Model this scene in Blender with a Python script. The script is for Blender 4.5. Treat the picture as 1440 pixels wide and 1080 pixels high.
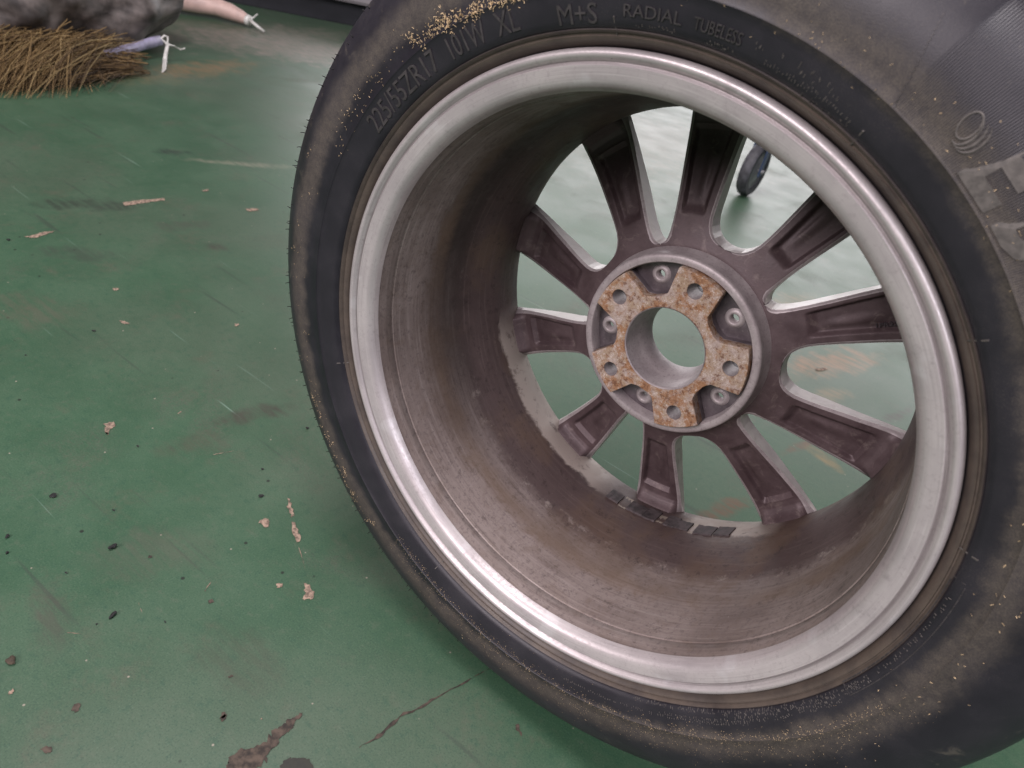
import bpy, bmesh, math, random
import numpy as np
from mathutils import Matrix, Vector
from mathutils.geometry import tessellate_polygon

for o in list(bpy.data.objects):
    bpy.data.objects.remove(o)
scene = bpy.context.scene
COL = scene.collection
PI = math.pi
random.seed(7)
rng = np.random.default_rng(11)

# ------------------------------------------------------------------ camera
HUB_H = 0.3385                                   # height of the wheel axis
# rows: camera right / down / forward, in world axes (X right, Y along the axle, Z up)
M = np.array([[0.78520127, 0.58477466, 0.2037095],
              [0.46708566, -0.343322, -0.81483802],
              [-0.40655867, 0.73496164, -0.54271672]])
CAMP = np.array([0.16130285, -0.39488131, 0.28260339 + HUB_H])
cam_d = bpy.data.cameras.new('camera')
cam = bpy.data.objects.new('camera', cam_d)
COL.objects.link(cam)
cam_d.sensor_width = 36.0
cam_d.lens = 25.0
cam_d.clip_start = 0.01
cam_d.clip_end = 200
mw = Matrix.Identity(4)
for r in range(3):
    mw[r][0] = M[0][r]; mw[r][1] = -M[1][r]; mw[r][2] = -M[2][r]; mw[r][3] = CAMP[r]
cam.matrix_world = mw
scene.camera = cam
cam_d.dof.use_dof = True
cam_d.dof.focus_distance = 0.60
cam_d.dof.aperture_fstop = 11.0

# ------------------------------------------------------------------ world and lamps (a workshop with a wide open door)
world = bpy.data.worlds.new('World'); scene.world = world
world.use_nodes = True
bgn = world.node_tree.nodes['Background']
bgn.inputs[0].default_value = (1.0, 0.90, 0.97, 1)
bgn.inputs[1].default_value = 0.035

def area(name, loc, target, sx, sy, watts, col):
    l = bpy.data.lights.new(name, 'AREA'); l.shape = 'RECTANGLE'; l.size = sx; l.size_y = sy
    l.energy = watts; l.color = col
    o = bpy.data.objects.new(name, l); COL.objects.link(o)
    o.location = loc
    o.rotation_euler = (Vector(target) - Vector(loc)).to_track_quat('-Z', 'Y').to_euler()
    return o
area('door_daylight', (-3.0, 9.0, 2.2), (-0.5, 1.0, 0.0), 12.0, 3.8, 520, (1.0, 0.97, 0.99))
area('front_window_daylight', (-0.9, -4.2, 2.9), (0.0, 0.0, 0.35), 3.6, 2.0, 265, (1.0, 0.895, 0.935))
area('skylight', (-0.7, -0.3, 4.2), (0.0, 0.0, 0.3), 1.6, 1.6, 145, (1.0, 0.925, 0.95))
area('side_fill', (3.6, -1.9, 3.0), (0.2, 0.0, 0.5), 2.4, 1.8, 105, (0.94, 0.91, 1.0))  # added fill lamp, lifts the tyre's upper right sidewall

scene.view_settings.view_transform = 'Standard'
scene.view_settings.look = 'None'
scene.view_settings.exposure = 0.0
scene.view_settings.gamma = 1.0
scene.render.engine = 'CYCLES'
scene.cycles.max_bounces = 4
scene.cycles.glossy_bounces = 3
scene.cycles.transmission_bounces = 0
scene.cycles.caustics_reflective = False
scene.cycles.caustics_refractive = False

# ------------------------------------------------------------------ helpers
def ray(px, py):
    d = np.array([(px - 720) / 1000., (py - 540) / 1000., 1.0])
    return M.T @ d

def floor_at(px, py, z=0.0):
    d = ray(px, py)
    s = (z - CAMP[2]) / d[2]
    return CAMP + d * s

def mesh_obj(name, verts, faces, mat=None, parent=None, smooth=True, mats=None, midx=None):
    me = bpy.data.meshes.new(name)
    me.from_pydata([tuple(map(float, v)) for v in verts], [], [tuple(int(i) for i in f) for f in faces])
    for m in (mats or ([mat] if mat else [])):
        me.materials.append(m)
    if midx is not None:
        me.polygons.foreach_set('material_index', midx)
    me.polygons.foreach_set('use_smooth', [smooth] * len(me.polygons))
    me.update()
    bm = bmesh.new(); bm.from_mesh(me)
    bmesh.ops.recalc_face_normals(bm, faces=bm.faces)
    bm.to_mesh(me); bm.free()
    o = bpy.data.objects.new(name, me); COL.objects.link(o)
    if parent: o.parent = parent
    return o

def sharp(o, deg=35):
    me = o.data
    bm = bmesh.new(); bm.from_mesh(me)
    for e in bm.edges:
        if len(e.link_faces) == 2 and e.calc_face_angle(0) > math.radians(deg): e.smooth = False
    bm.to_mesh(me); bm.free()

def tag(o, label, cat, group=None, kind=None):
    if label: o['label'] = label
    if cat: o['category'] = cat
    if group: o['group'] = group
    if kind: o['kind'] = kind
    return o

def empty(name, loc=(0, 0, 0)):
    o = bpy.data.objects.new(name, None); COL.objects.link(o); o.location = loc
    o.empty_display_size = 0.02
    return o

def smooth(x):
    x = np.clip(x, 0, 1); return x * x * (3 - 2 * x)

def revolve(name, prof, mat, parent, seg=360, closed=True, cut=None, sharp_deg=None):
    """prof: list of (R, depth) turned about the axle"""
    prof = np.array(prof); n = len(prof)
    a = np.arange(seg) * 2 * PI / seg
    V = np.stack([np.outer(np.cos(a), prof[:, 0]), np.tile(prof[:, 1], (seg, 1)), np.outer(np.sin(a), prof[:, 0])], -1).reshape(-1, 3)
    if cut: V = cut(V)
    F = []
    m = n if closed else n - 1
    for i in range(seg):
        j = (i + 1) % seg
        for k in range(m):
            l = (k + 1) % n
            F.append((i * n + k, i * n + l, j * n + l, j * n + k))
    o = mesh_obj(name, V, F, mat, parent)
    if sharp_deg: sharp(o, sharp_deg)
    return o

def tube(points, radii, seg=10, caps=True):
    P = [Vector(p) for p in points]; V = []; F = []
    up = Vector((0, 0, 1))
    for i, p in enumerate(P):
        d = (P[min(i + 1, len(P) - 1)] - P[max(i - 1, 0)]).normalized()
        u = d.cross(up)
        if u.length < 1e-4: u = d.cross(Vector((1, 0, 0)))
        u.normalize(); w = u.cross(d).normalized()
        r = radii[i] if hasattr(radii, '__len__') else radii
        for k in range(seg):
            a = 2 * PI * k / seg
            V.append(p + u * math.cos(a) * r + w * math.sin(a) * r)
    for i in range(len(P) - 1):
        for k in range(seg):
            l = (k + 1) % seg
            F.append((i * seg + k, i * seg + l, (i + 1) * seg + l, (i + 1) * seg + k))
    if caps:
        F.append(tuple(range(seg))); F.append(tuple((len(P) - 1) * seg + k for k in range(seg)))
    return V, F

def box_mesh(name, lo, hi, mat, parent=None, bevel=0.0, mtx=None):
    bm = bmesh.new()
    bmesh.ops.create_cube(bm, size=1)
    for v in bm.verts:
        v.co = Vector([(lo[i] + hi[i]) / 2 + v.co[i] * (hi[i] - lo[i]) for i in range(3)])
    if bevel: bmesh.ops.bevel(bm, geom=list(bm.edges), offset=bevel, segments=2, affect='EDGES')
    if mtx: bm.transform(mtx)
    me = bpy.data.meshes.new(name); bm.to_mesh(me); bm.free()
    me.materials.append(mat)
    o = bpy.data.objects.new(name, me); COL.objects.link(o)
    if parent: o.parent = parent
    return o

# ------------------------------------------------------------------ node material kit
class NM:
    def __init__(s, name):
        s.m = bpy.data.materials.new(name); s.m.use_nodes = True
        s.nt = s.m.node_tree; s.b = s.nt.nodes['Principled BSDF']
        s.tc = s.nt.nodes.new('ShaderNodeTexCoord')
    def n(s, t, **k):
        x = s.nt.nodes.new(t)
        for a, b in k.items(): setattr(x, a, b)
        return x
    def l(s, a, b): s.nt.links.new(a, b)
    def put(s, sock, v):
        if isinstance(v, bpy.types.NodeSocket): s.l(v, sock)
        elif hasattr(v, '__len__') and len(v) == 3 and sock.type == 'RGBA': sock.default_value = (*v, 1)
        else: sock.default_value = v
    def math(s, op, a, b=None, c=None, clamp=False):
        x = s.n('ShaderNodeMath', operation=op, use_clamp=clamp)
        for i, v in enumerate((a, b, c)):
            if v is not None: s.put(x.inputs[i], v)
        return x.outputs[0]
    def vmath(s, op, a, b=None):
        x = s.n('ShaderNodeVectorMath', operation=op)
        s.put(x.inputs[0], a)
        if b is not None: s.put(x.inputs[1], b)
        return x.outputs['Value'] if op in ('LENGTH', 'DOT_PRODUCT') else x.outputs[0]
    def noise(s, scale, detail=4, rough=0.55, vec=None, dist=0.0, col=False):
        x = s.n('ShaderNodeTexNoise')
        s.l(vec if vec is not None else s.tc.outputs['Object'], x.inputs['Vector'])
        x.inputs['Scale'].default_value = scale; x.inputs['Detail'].default_value = detail
        x.inputs['Roughness'].default_value = rough; x.inputs['Distortion'].default_value = dist
        return x.outputs['Color'] if col else x.outputs['Fac']
    def mapping(s, rot=(0, 0, 0), scale=(1, 1, 1), loc=(0, 0, 0), vec=None):
        x = s.n('ShaderNodeMapping')
        s.l(vec if vec is not None else s.tc.outputs['Object'], x.inputs['Vector'])
        x.inputs['Rotation'].default_value = rot; x.inputs['Scale'].default_value = scale; x.inputs['Location'].default_value = loc
        return x.outputs[0]
    def rng(s, v, a, b, c=0.0, d=1.0, sm=True):
        x = s.n('ShaderNodeMapRange', interpolation_type='SMOOTHSTEP' if sm else 'LINEAR')
        s.put(x.inputs['Value'], v)
        for nme, q in zip(('From Min', 'From Max', 'To Min', 'To Max'), (a, b, c, d)): s.put(x.inputs[nme], q)
        return x.outputs['Result']
    def mix(s, f, a, b, mode='MIX'):
        x = s.n('ShaderNodeMix', data_type='RGBA', blend_type=mode)
        s.put(x.inputs[0], f); s.put(x.inputs[6], a); s.put(x.inputs[7], b)
        return x.outputs[2]
    def bump(s, h, strength=0.3, dist=0.001):
        x = s.n('ShaderNodeBump'); x.inputs['Strength'].default_value = strength; x.inputs['Distance'].default_value = dist
        s.l(h, x.inputs['Height']); s.l(x.outputs[0], s.b.inputs['Normal'])
    def done(s, col=None, rough=None, metal=None, spec=None):
        if col is not None: s.put(s.b.inputs['Base Color'], col)
        if rough is not None: s.put(s.b.inputs['Roughness'], rough)
        if metal is not None: s.put(s.b.inputs['Metallic'], metal)
        if spec is not None: s.put(s.b.inputs['Specular IOR Level'], spec)
        return s.m

def radial(k):
    """R, depth along the axle and direction angle, in the wheel's own coordinates"""
    x = k.n('ShaderNodeSeparateXYZ'); k.l(k.tc.outputs['Object'], x.inputs[0])
    X, Y, Z = x.outputs
    R = k.math('SQRT', k.math('ADD', k.math('MULTIPLY', X, X), k.math('MULTIPLY', Z, Z)))
    A = k.math('ARCTAN2', Z, X)
    return R, Y, A

def plain(name, col, rough=0.5, metal=0.0, var=0.25, scale=30):
    k = NM(name)
    f = k.noise(scale, 5)
    c = k.mix(k.rng(f, 0.3, 0.7), tuple(x * (1 - var) for x in col), tuple(min(1, x * (1 + var)) for x in col))
    k.bump(k.noise(scale * 8, 3), 0.15, 0.0005)
    return k.done(c, k.rng(f, 0.3, 0.7, rough - 0.08, rough + 0.08), metal)

# ---- floor paint
def floor_material():
    k = NM('green_floor_paint')
    obj = k.tc.outputs['Object']
    big = k.noise(1.6, 3, 0.6)
    mid = k.noise(7, 4, 0.62)
    fine = k.noise(600, 2, 0.7)
    fine2 = k.noise(260, 3, 0.7)
    c = k.mix(k.rng(mid, 0.3, 0.72), (0.038, 0.092, 0.050), (0.054, 0.112, 0.064))
    c = k.mix(k.rng(big, 0.42, 0.66, 0, 0.35), c, (0.090, 0.100, 0.075))
    mot = k.noise(90, 4, 0.75)
    red = k.noise(11, 6, 0.8)
    c = k.mix(k.rng(red, 0.52, 0.74, 0, 0.50), c, (0.105, 0.092, 0.068))
    c = k.mix(k.rng(mot, 0.54, 0.70, 0, 0.5), c, (0.088, 0.118, 0.080))
    c = k.mix(k.rng(mot, 0.48, 0.32, 0, 0.6), c, (0.030, 0.080, 0.048))
    # worn-in grime
    g = k.math('MULTIPLY', k.rng(k.noise(4.5, 5, 0.68, dist=0.6), 0.50, 0.74), k.rng(fine2, 0.35, 0.62))
    c = k.mix(k.math('MULTIPLY', g, 0.55), c, (0.085, 0.078, 0.06))
    # fine grain of the roller-coated paint
    c = k.mix(k.rng(fine, 0.54, 0.70, 0, 0.40), c, (0.105, 0.175, 0.118))
    c = k.mix(k.rng(fine, 0.46, 0.32, 0, 0.6), c, (0.020, 0.055, 0.034))
    # drag scratches, two directions
    for rot, sc, th, col_, amt in ((0.25, (4, 130, 1), 0.70, (0.20, 0.30, 0.24), 0.55), 
                                   (0.1, (3, 60, 1), 0.66, (0.04, 0.055, 0.042), 0.55)):
        v = k.mapping(rot=(0, 0, rot), scale=sc)
        c = k.mix(k.rng(k.noise(1.0, 2, 0.5, vec=v), th, th + 0.07, 0, amt), c, col_)
    # pin-point specks of bare concrete and black grit
    v = k.n('ShaderNodeTexVoronoi'); v.inputs['Scale'].default_value = 34; k.l(obj, v.inputs['Vector'])
    c = k.mix(k.rng(v.outputs['Distance'], 0.05, 0.02, 0, 0.8), c, (0.34, 0.30, 0.24))
    v2 = k.n('ShaderNodeTexVoronoi'); v2.inputs['Scale'].default_value = 21; k.l(k.mapping(loc=(3.3, 1.7, 0)), v2.inputs['Vector'])
    c = k.mix(k.rng(v2.outputs['Distance'], 0.055, 0.03, 0, 0.9), c, (0.015, 0.017, 0.014))
    # individual stains: (pixel a, pixel b, half width m, colour, strength)
    S = [((300, 592), (412, 570), .022, (.05, .045, .035), .75), ((60, 288), (135, 284), .035, (.03, .04, .03), .75),
         ((140, 290), (190, 288), .030, (.035, .045, .035), .7), ((225, 318), (290, 316), .030, (.06, .065, .05), .6),
         ((295, 345), (315, 350), .02, (.05, .05, .04), .7), ((60, 352), (160, 362), .035, (.045, .06, .045), .6),
         ((225, 213), (255, 214), .03, (.02, .03, .025), .8), ((0, 430), (90, 445), .05, (.10, .095, .07), .5),
         ((235, 222), (420, 236), .02, (.24, .23, .17), .55), ((330, 62), (520, 80), .26, (.25, .20, .17), .8), ((860, 210), (980, 190), .5, (.22, .20, .15), .5),
         ((215, 105), (350, 88), .09, (.20, .13, .065), .8), ((250, 52), (470, 48), .22, (.23, .20, .17), .7),
         ((1110, 520), (1230, 500), .05, (.27, .15, .075), .8), ((1150, 560), (1180, 552), .03, (.26, .17, .08), .6),
         ((1100, 640), (1175, 600), .012, (.12, .06, .03), .8), ((1140, 630), (1180, 660), .016, (.24, .16, .06), .7),
         ((985, 730), (1050, 705), .016, (.12, .06, .035), .85), ((1225, 600), (1290, 572), .014, (.05, .05, .035), .85),
         ((1090, 430), (1140, 420), .05, (.26, .18, .10), .5), ((1000, 520), (1015, 505), .02, (.05, .06, .04), .4),
         ((250, 632), (300, 620), .03, (.08, .065, .05), .45), ((60, 830), (85, 905), .02, (.07, .06, .05), .5),
         ((170, 780), (260, 770), .05, (.10, .085, .07), .35), ((330, 900), (360, 950), .04, (.06, .055, .04), .35),
         ((0, 95), (230, 110), .10, (.19, .15, .08), .55)]
    wob = k.noise(22, 4, 0.65, col=True)
    streak = k.rng(k.noise(1.0, 3, 0.7, vec=k.mapping(rot=(0, 0, .2), scale=(14, 110, 1))), 0.35, 0.6)
    for i, (a, b, hw, col_, st) in enumerate(S):
        A = floor_at(*a); B = floor_at(*b); C = (A + B) / 2; L = np.hypot(*(B - A)[:2]) / 2 + hw
        ang = math.atan2(B[1] - A[1], B[0] - A[0])
        # rotate about the stain's centre then scale to a unit disc
        sub = k.vmath('SUBTRACT', obj, (C[0], C[1], 0))
        m = k.n('ShaderNodeMapping'); k.l(sub, m.inputs['Vector'])
        vr = k.n('ShaderNodeVectorRotate', rotation_type='Z_AXIS'); k.l(sub, vr.inputs['Vector']); vr.inputs['Angle'].default_value = -ang
        sc = k.vmath('MULTIPLY', vr.outputs[0], (1 / L, 1 / hw, 0))
        wv = k.vmath('ADD', sc, k.vmath('MULTIPLY', k.vmath('SUBTRACT', wob, (.5, .5, .5)), (1.6, 2.4, 0)))
        d = k.vmath('LENGTH', wv)
        f = k.rng(d, 1.05, 0.25, 0, st)
        k.nt.nodes.remove(m)
        c = k.mix(k.math('MULTIPLY', f, k.math('MULTIPLY_ADD', streak, 0.75, 0.25)), c, col_)
    ro = k.math('ADD', k.rng(mid, 0.3, 0.7, 0.38, 0.45), k.math('MULTIPLY', g, 0.15))
    h = k.math('ADD', k.math('MULTIPLY', k.noise(160, 3, 0.6), 0.6), k.math('MULTIPLY', fine, 0.35))
    k.bump(h, 0.05, 0.0010)
    return k.done(c, ro, 0.0, 0.5)

MAT = {}
MAT['floor'] = floor_material()
MAT['chip'] = plain('bare_concrete', (0.24, 0.175, 0.13), 0.85, 0, 0.55, 220)
MAT['chip_dark'] = plain('dirty_concrete', (0.060, 0.045, 0.034), 0.8, 0, 0.7, 150)
MAT['oil'] = plain('oily_concrete', (0.020, 0.020, 0.014), 0.55, 0, 0.4, 120)
MAT['crumb'] = plain('black_crumb', (0.008, 0.008, 0.008), 0.7, 0, 0.3, 300)
MAT['grit'] = plain('brown_grit', (0.05, 0.037, 0.024), 0.8, 0, 0.4, 300)

def tyre_material():
    k = NM('dusty_rubber')
    R, Y, A = radial(k)
    n1 = k.noise(26, 5, 0.6); n2 = k.noise(1300, 2, 0.7); n3 = k.noise(38, 6, 0.72)
    c = k.mix(k.rng(n1, 0.3, 0.7), (0.014, 0.0125, 0.0175), (0.022, 0.0200, 0.0265))
    # brown road dust caked on the crest of the sidewall
    Rw = k.math('ADD', R, k.math('MULTIPLY', k.math('SUBTRACT', n3, 0.5), 0.022))
    Rb = k.math('ADD', Rw, k.math('MULTIPLY', k.math('COSINE', A), 0.011))
    band = k.math('MULTIPLY', k.rng(Rb, 0.2645, 0.2745), k.rng(Rb, 0.298, 0.280))
    speck = k.math('MULTIPLY', k.rng(n2, 0.30, 0.66, 0.45, 1.0), k.rng(k.noise(150, 4, 0.7), 0.3, 0.65, 0.55, 1.0))
    c = k.mix(k.math('MULTIPLY', k.math('MULTIPLY', band, speck), 0.72), c, (0.120, 0.101, 0.079))
    # thin dust film on the rest
    c = k.mix(k.math('MULTIPLY', k.rng(n1, 0.42, 0.7), k.math('MULTIPLY', k.rng(n2, 0.5, 0.75), 0.45)), c, (0.09, 0.078, 0.068))
    # rubbed brown ring beside the bead
    ring = k.math('MULTIPLY', k.rng(R, 0.2355, 0.2375), k.rng(R, 0.2458, 0.2440))
    c = k.mix(k.math('MULTIPLY', ring, k.rng(n3, 0.3, 0.65, 0.45, 0.85)), c, (0.125, 0.098, 0.078))
    # dry scuffs near the shoulder
    sc = k.math('MULTIPLY', k.rng(R, 0.298, 0.306), k.rng(k.noise(60, 6, 0.7, dist=1.2), 0.58, 0.70))
    c = k.mix(k.math('MULTIPLY', sc, 0.5), c, (0.12, 0.105, 0.085))
    # finely ribbed name panel on the upper sidewall
    sector = k.math('MULTIPLY', k.rng(A, 0.45, 0.46, sm=False), k.rng(A, 1.165, 1.155, sm=False))
    sector = k.math('MULTIPLY', sector, k.math('MULTIPLY', k.rng(R, 0.2665, 0.2675), k.rng(R, 0.332, 0.328)))
    wave = k.math('MULTIPLY', k.math('SINE', k.math('MULTIPLY', A, 1500.0)), sector)
    h = k.math('ADD', k.math('MULTIPLY', n2, 0.35), k.math('MULTIPLY', wave, 0.35))
    h = k.math('ADD', h, k.math('MULTIPLY', sector, -0.9))
    k.bump(h, 0.5, 0.0006)
    ro = k.math('ADD', k.rng(n1, 0.3, 0.7, 0.38, 0.50), k.math('MULTIPLY', band, 0.25))
    return k.done(c, ro, 0.0, 0.45)
MAT['tyre'] = tyre_material()
MAT['letter'] = plain('raised_rubber', (0.046, 0.041, 0.042), 0.5, 0, 0.3, 200)
MAT['letter_dusty'] = plain('dusty_raised_rubber', (0.10, 0.09, 0.082), 0.7, 0, 0.3, 300)

def flange_material():
    k = NM('machined_rim_edge')
    R, Y, A = radial(k)
    n1 = k.noise(18, 5, 0.6); n2 = k.noise(300, 4, 0.7)
    c = k.mix(k.rng(n1, 0.3, 0.7), (0.48, 0.435, 0.44), (0.60, 0.55, 0.545))
    c = k.mix(k.rng(n2, 0.52, 0.70, 0, 0.4), c, (0.36, 0.32, 0.32))
    wheelmarks = k.rng(k.noise(7, 3, 0.6, vec=k.mapping(scale=(3, 0.1, 3))), 0.6, 0.66, 0, 0.35)
    c = k.mix(wheelmarks, c, (0.72, 0.70, 0.71))
    groove = k.math('MULTIPLY', k.rng(R, 0.2262, 0.2272), k.rng(R, 0.2294, 0.2284))
    c = k.mix(k.math('MULTIPLY', groove, k.rng(n1, 0.3, 0.6, 0.15, 0.55)), c, (0.17, 0.145, 0.145))  # crease shade painted into the groove's colour
    cv = k.n('ShaderNodeCombineXYZ'); k.l(k.math('MULTIPLY', k.math('ABSOLUTE', A), 3.0), cv.inputs[0]); k.l(k.math('MULTIPLY', R, 900.0), cv.inputs[1])
    st = k.noise(1.0, 3, 0.7, vec=cv.outputs[0])
    c = k.mix(k.rng(st, 0.52, 0.72, 0, 0.5), c, (0.36, 0.32, 0.325))
    c = k.mix(k.rng(st, 0.46, 0.30, 0, 0.5), c, (0.70, 0.66, 0.65))
    c = k.mix(k.rng(k.noise(55, 6, 0.8), 0.56, 0.70, 0, 0.45), c, (0.30, 0.26, 0.265))
    # nicks
    nick = k.rng(k.noise(120, 5, 0.75, dist=1.5), 0.70, 0.76)
    c = k.mix(nick, c, (0.10, 0.08, 0.09))
    k.bump(k.math('ADD', k.math('MULTIPLY', n2, 0.5), k.math('MULTIPLY', nick, -0.8)), 0.18, 0.0008)
    return k.done(c, k.rng(n2, 0.3, 0.7, 0.36, 0.52), 0.5)
MAT['flange'] = flange_material()

def barrel_material():
    k = NM('brake_dusted_barrel')
    R, Y, A = radial(k)
    n1 = k.noise(9, 6, 0.65); n2 = k.noise(280, 4, 0.7); n3 = k.noise(40, 5, 0.7, dist=0.8)
    c = k.mix(k.rng(n1, 0.3, 0.7), (0.180, 0.140, 0.126), (0.300, 0.246, 0.226))
    c = k.mix(k.rng(n3, 0.48, 0.72, 0, 0.55), c, (0.165, 0.118, 0.092))
    c = k.mix(k.rng(n2, 0.50, 0.70, 0, 0.6), c, (0.11, 0.085, 0.082))
    cv = k.n('ShaderNodeCombineXYZ'); k.l(k.math('MULTIPLY', k.math('ABSOLUTE', A), 2.2), cv.inputs[0]); k.l(k.math('MULTIPLY', Y, 260.0), cv.inputs[1])
    st = k.noise(1.0, 4, 0.7, vec=cv.outputs[0])
    c = k.mix(k.rng(st, 0.50, 0.72, 0, 0.45), c, (0.40, 0.345, 0.325))
    c = k.mix(k.rng(st, 0.48, 0.30, 0, 0.55), c, (0.105, 0.078, 0.070))
    gr = k.noise(130, 4, 0.8)
    c = k.mix(k.rng(gr, 0.55, 0.68, 0, 0.55), c, (0.075, 0.056, 0.052))
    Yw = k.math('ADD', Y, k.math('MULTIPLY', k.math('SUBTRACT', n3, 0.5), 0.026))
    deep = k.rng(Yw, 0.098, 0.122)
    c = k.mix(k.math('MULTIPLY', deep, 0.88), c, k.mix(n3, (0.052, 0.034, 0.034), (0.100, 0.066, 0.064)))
    # rubbed-bare dusty ring at the fold
    fold = k.math('MULTIPLY', k.rng(Yw, 0.104, 0.110), k.rng(Yw, 0.122, 0.115))
    c = k.mix(k.math('MULTIPLY', fold, k.rng(k.noise(55, 6, 0.75), 0.54, 0.66, 0, 0.8)), c, (0.34, 0.29, 0.26))
    # brown tide marks
    c = k.mix(k.math('MULTIPLY', k.rng(Y, 0.05, 0.085), k.rng(k.noise(12, 5, 0.6), 0.48, 0.66, 0, 0.5)), c, (0.15, 0.098, 0.066))
    # dark brown ring, strongest towards the upper left
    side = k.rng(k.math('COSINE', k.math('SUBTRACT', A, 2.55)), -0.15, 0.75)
    dark_ring = k.math('MULTIPLY', k.math('MULTIPLY', k.rng(Yw, 0.055, 0.090), k.rng(Yw, 0.135, 0.110)), side)
    c = k.mix(k.math('MULTIPLY', dark_ring, k.rng(n1, 0.3, 0.6, 0.65, 0.95)), c, (0.036, 0.025, 0.023))
    tide = k.math('MULTIPLY', k.rng(Yw, 0.066, 0.080), k.rng(Yw, 0.098, 0.084))
    c = k.mix(k.math('MULTIPLY', tide, k.rng(n1, 0.35, 0.65, 0.1, 0.6)), c, (0.185, 0.125, 0.085))
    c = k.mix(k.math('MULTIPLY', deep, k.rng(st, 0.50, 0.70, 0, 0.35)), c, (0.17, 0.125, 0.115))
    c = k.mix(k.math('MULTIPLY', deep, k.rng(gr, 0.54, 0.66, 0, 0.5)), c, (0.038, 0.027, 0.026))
    # scrubbed patch in front of the lower openings
    patch_a = k.rng(k.math('COSINE', k.math('SUBTRACT', A, -2.22)), 0.80, 0.93)
    patch_b = k.rng(k.math('COSINE', k.math('SUBTRACT', A, -0.95)), 0.96, 0.985, 0, 0.55)
    edge = k.math('MULTIPLY', k.rng(Yw, 0.163, 0.170), k.math('MAXIMUM', patch_a, patch_b))
    c = k.mix(k.math('MULTIPLY', edge, k.rng(k.noise(60, 6, 0.75), 0.34, 0.46, 0.35, 0.95)), c, (0.50, 0.43, 0.38))
    # flecks
    c = k.mix(k.rng(k.noise(190, 4, 0.8, dist=2), 0.70, 0.74, 0, 0.9), c, (0.50, 0.45, 0.42))
    k.bump(n2, 0.25, 0.0008)
    return k.done(c, k.rng(n3, 0.3, 0.7, 0.50, 0.68), 0.15)
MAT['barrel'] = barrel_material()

def spoke_material(name, dark):
    k = NM(name)
    n1 = k.noise(30, 6, 0.65); n2 = k.noise(420, 4, 0.75); n3 = k.noise(70, 5, 0.7, dist=0.7)
    if dark:
        c = k.mix(k.rng(n1, 0.3, 0.7), (0.074, 0.048, 0.052), (0.128, 0.090, 0.094))
        c = k.mix(k.rng(n2, 0.5, 0.72, 0, 0.55), c, (0.070, 0.050, 0.054))
        c = k.mix(k.rng(n3, 0.54, 0.72, 0, 0.6), c, (0.24, 0.19, 0.175))
        c = k.mix(k.rng(k.noise(13, 5, 0.7), 0.50, 0.68, 0, 0.6), c, (0.062, 0.040, 0.040))
        c = k.mix(k.rng(k.noise(260, 4, 0.8, dist=2), 0.72, 0.77, 0, 0.7), c, (0.42, 0.36, 0.34))
        ro, me = 0.5, 0.2
    else:
        c = k.mix(k.rng(n1, 0.3, 0.7), (0.62, 0.58, 0.57), (0.74, 0.71, 0.68))
        c = k.mix(k.rng(n3, 0.52, 0.74, 0, 0.45), c, (0.40, 0.33, 0.31))
        ro, me = 0.42, 0.25
    k.bump(n2, 0.3, 0.0007)
    return k.done(c, k.rng(n1, 0.3, 0.7, ro - 0.07, ro + 0.1), me)
MAT['spoke'] = spoke_material('brake_dusted_spoke', True)
MAT['spoke_side'] = spoke_material('silver_spoke_side', False)

def edge_material():
    k = NM('worn_grey_casting')
    n1 = k.noise(40, 5, 0.65); n2 = k.noise(420, 4, 0.75)
    c = k.mix(k.rng(n1, 0.3, 0.7), (0.33, 0.285, 0.29), (0.47, 0.42, 0.42))
    c = k.mix(k.rng(n2, 0.5, 0.72, 0, 0.5), c, (0.12, 0.095, 0.10))
    k.bump(n2, 0.3, 0.0007)
    return k.done(c, 0.48, 0.25)
MAT['worn'] = edge_material()

def rust_material():
    k = NM('rusted_mounting_face')
    n1 = k.noise(60, 6, 0.75); n2 = k.noise(210, 5, 0.75); n3 = k.noise(1000, 3, 0.75)
    c = k.mix(k.rng(k.noise(90, 4, 0.7), 0.35, 0.65), (0.46, 0.37, 0.33), (0.40, 0.29, 0.20))
    c = k.mix(k.rng(n1, 0.47, 0.58, 0, 0.85), c, (0.34, 0.165, 0.072))
    c = k.mix(k.rng(n2, 0.53, 0.62, 0, 0.8), c, (0.15, 0.065, 0.036))
    c = k.mix(k.math('MULTIPLY', k.rng(n2, 0.47, 0.38), k.rng(n3, 0.45, 0.6, 0.2, 1.0)), c, (0.66, 0.58, 0.53))
    c = k.mix(k.rng(n3, 0.45, 0.34, 0, 0.55), c, (0.12, 0.060, 0.040))
    k.bump(k.math('ADD', n3, n2), 0.5, 0.0006)
    return k.done(c, 0.7, 0.1)
MAT['rust'] = rust_material()

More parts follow.
